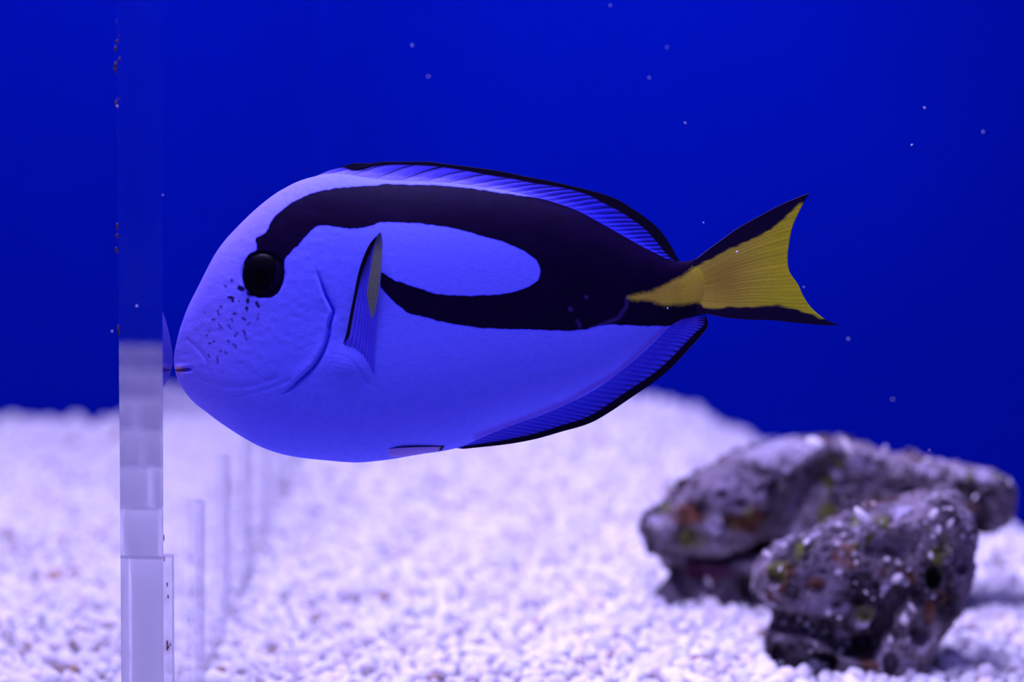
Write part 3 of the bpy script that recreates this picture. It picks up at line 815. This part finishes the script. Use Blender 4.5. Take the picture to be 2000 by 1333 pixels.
def tattr(p, s, t):
    ys = sd_poly(p, catmull(YT, 4, True)) + 2.0*vnoise(p[:,0]/16, p[:,1]/7, p[:,0]*0)
    st = vnoise(s*46, t*1.6, s*0+3)*.6 + vnoise(s*110, t*2.2, s*0+6)*.4
    pig = np.tile(np.array([.56, .46, .040]), (len(p), 1))
    pig = mixc(pig, (.56, .50, .018), sstep(.45, .95, t))
    pig = mixc(pig, (.36, .22, .025), .75*np.exp(-((t-.32)/.28)**2)*np.exp(-((s-.5)/.28)**2))
    pig = mixc(pig, (.52, .52, .012), .7*sstep(.5, .8, s)*sstep(.3, .7, t))
    pig *= (1 + .22*st)[:, None]
    e = np.minimum(np.minimum(s, 1-s)*12, (1-t)*12)
    return {'pigment': pig, 'dark_sd': -ys*.5, 'rim': np.maximum(sstep(.012, 0, s)*.55, sstep(.988, 1, t)*.35)}
def tail_mat():
    m = NT('tail_membrane', .55, .08)
    c = m.mix(m.rng(m.noise(2600, 2, .5), .3, .75, 0, .22), m.attr('pigment', True), (.28, .20, .02))
    c = m.mix(m.rng(m.attr('dark_sd'), -1.6, 1.6), c, (.007, .0018, .024))
    c = m.mix(m.rng(m.attr('rim'), .3, .9), c, (.25, .22, .42))
    m.color(c)
    return m.mat
sheet('tail_fin', tB, tE, catmull(TU, 6), catmull(TL, 6), 300, 90, lambda s, t: np.interp(t, [0, .25, 1], [9, 4, 1.2]),
      lambda s, t: 0.07*np.cos(2*np.pi*s*34)*sstep(.05, .5, t) + 5*np.sin(t*3)*(s-.5), tail_mat(), tattr)

# pectoral fin, standing off the flank
PL = [(664,688),(675,657),(680,633),(690,582),(702,525),(720,480),(741,455)]
PR = [(729,752),(731,715),(732,660),(736,605),(742,560),(746,510),(747.5,475),(745,456)]
def pB(s): return resample(catmull([(664,688),(690,702),(712,727),(729,752)], 6), s)
def pE(s): return np.stack([741 + 4*s, 455 + 1*s - 2*np.sin(np.pi*s)], 1)
def pw(p, s, t):
    hb = body_half(p[:, 0], p[:, 1])
    return -hb - 3 + 9*(1-sstep(0, .16, t)) - np.interp(t, [0, .45, 1], [0, 5, 30])*(0.75 + .5*(1-s)) - 4*np.sin(np.pi*s)*sstep(.1, .5, t)*(1-t)
def pattr(p, s, t):
    ray = 1.0*np.interp(t, [0, .1, .3, 1], [-1, -.5, .8, .4]) - np.abs(s*9 - np.round(s*9))*7 - .8
    lead = 5.6*sstep(.03, .16, t) - .8 - s*np.interp(t, [0, .5, .8, 1], [60, 42, 20, 12])
    pig = np.tile(np.array([.075, .06, .98]), (len(p), 1))
    pig = mixc(pig, (.24, .20, 1.0), (.5+.5*np.cos(s*2*np.pi*9))*.7)
    pig = mixc(pig, (.025, .014, .16), sstep(.5, .75, t)*sstep(.55, .2, s)*.8)
    ysd = sd_poly(p, catmull([(738,458),(730,490),(722,535),(717,575),(722,606),(727,621),(733,606),(740,565),(745,520),(747,480),(745,460)], 4, True))
    pig = mixc(pig, (.33, .36, .13), sstep(-3, 3, ysd)*.95)
    pig = mixc(pig, (.05, .05, .35), sstep(-3, 3, ysd)*sstep(500, 455, p[:,1])*.6)
    return {'pigment': pig, 'dark_sd': np.where(ysd > -1, -5, np.maximum(ray*.8 - .3, lead)), 'rim': 0*s}
sheet('pectoral_fin', pB, pE, catmull(PL, 6), catmull(PR, 6), 130, 120, lambda s, t: np.interp(t, [0, .2, 1], [4, 2.0, 1.0]),
      lambda s, t: 1.3*np.cos(2*np.pi*s*9)*sstep(0, .2, t)*(1-.6*t), FIN, pattr, pw)

# pelvic fin folded along the belly
def vB(s): return resample(np.array([(738,881),(742,893)]), s)
def vE(s): return resample(np.array([(868,873),(862,883)]), s)
def vw(p, s, t): return -body_half(p[:, 0], np.minimum(p[:, 1], 897)) - 4 + 9*(1-sstep(0, .35, t)) - 3*np.sin(np.pi*t)
def vattr(p, s, t):
    pig = np.tile(np.array([.40, .28, 1.0]), (len(p), 1))
    pig *= (1 - .3*(.5+.5*np.cos(s*2*np.pi*5)))[:, None]
    return {'pigment': pig, 'dark_sd': np.maximum(2.2*sstep(.1, .5, t) - s*20 - .8*(1-t), (t-.95)*60), 'rim': 0*s}
sheet('pelvic_fin', vB, vE, catmull([(738,881),(770,876),(805,873),(868,872)], 6), catmull([(742,893),(780,893),(820,887),(862,881)], 6), 40, 60,
      lambda s, t: np.interp(t, [0, .3, 1], [3, 2.0, .8]), lambda s, t: .7*np.cos(2*np.pi*s*5), FIN, vattr, vw)

# ------------------------------------------------------------------ specks adrift in the water
m = NT('drifting_speck', .6, .3); m.color(m.mix(m.noise(3000), (.75, .72, .75), (.9, .88, .9))); SPK = m.mat
v, f = lump(2, 77, .45); SPM = mesh('drifting_speck', v, f); SPM.materials.append(SPK)
for (px, py, d, r) in [(1192,10,.50,2.0),(805,88,.50,1.8),(836,150,.51,1.5),(1268,152,.50,1.6),(1303,92,.51,1.2),(1338,240,.48,2.8),(1806,211,.48,2.6),(1920,258,.50,2.4),(1781,283,.47,2.2),(1374,435,.47,1.6),
                       (1657,662,.50,2.2),(1570,561,.48,1.6),(1743,780,.52,2.0),(1815,880,.49,1.6),(1440,492,.443,3.0),(267,598,.43,3.4),(229,207,.43,2.6),(318,381,.43,1.8),(219,648,.432,2.4),(1304,603,.445,1.8)]:
    o = new_obj('drifting_speck', SPM)
    o.location = P(px, py, d); k = .75*r*d/F
    o.scale = (k*rng.uniform(.7, 1), k*.8, k*rng.uniform(1, 1.5)); o.rotation_euler = rng.uniform(0, 6, 3)
    if px == 1440: tag(o, 'tiny white speck before the upper part of the yellow tail', 'speck')
    elif px == 1304: tag(o, 'tiny pale speck before the black skin under the yellow tail wedge', 'speck')
    elif px < 400: tag(o, 'tiny white speck close to the clear divider panel', 'speck', 'white specks by the divider')
    elif py > 500: tag(o, 'tiny white speck in the blue water below and behind the yellow tail', 'speck', 'white specks below the tail')
    else: tag(o, 'tiny white speck in the blue water above the fish', 'speck', 'white specks above the fish')
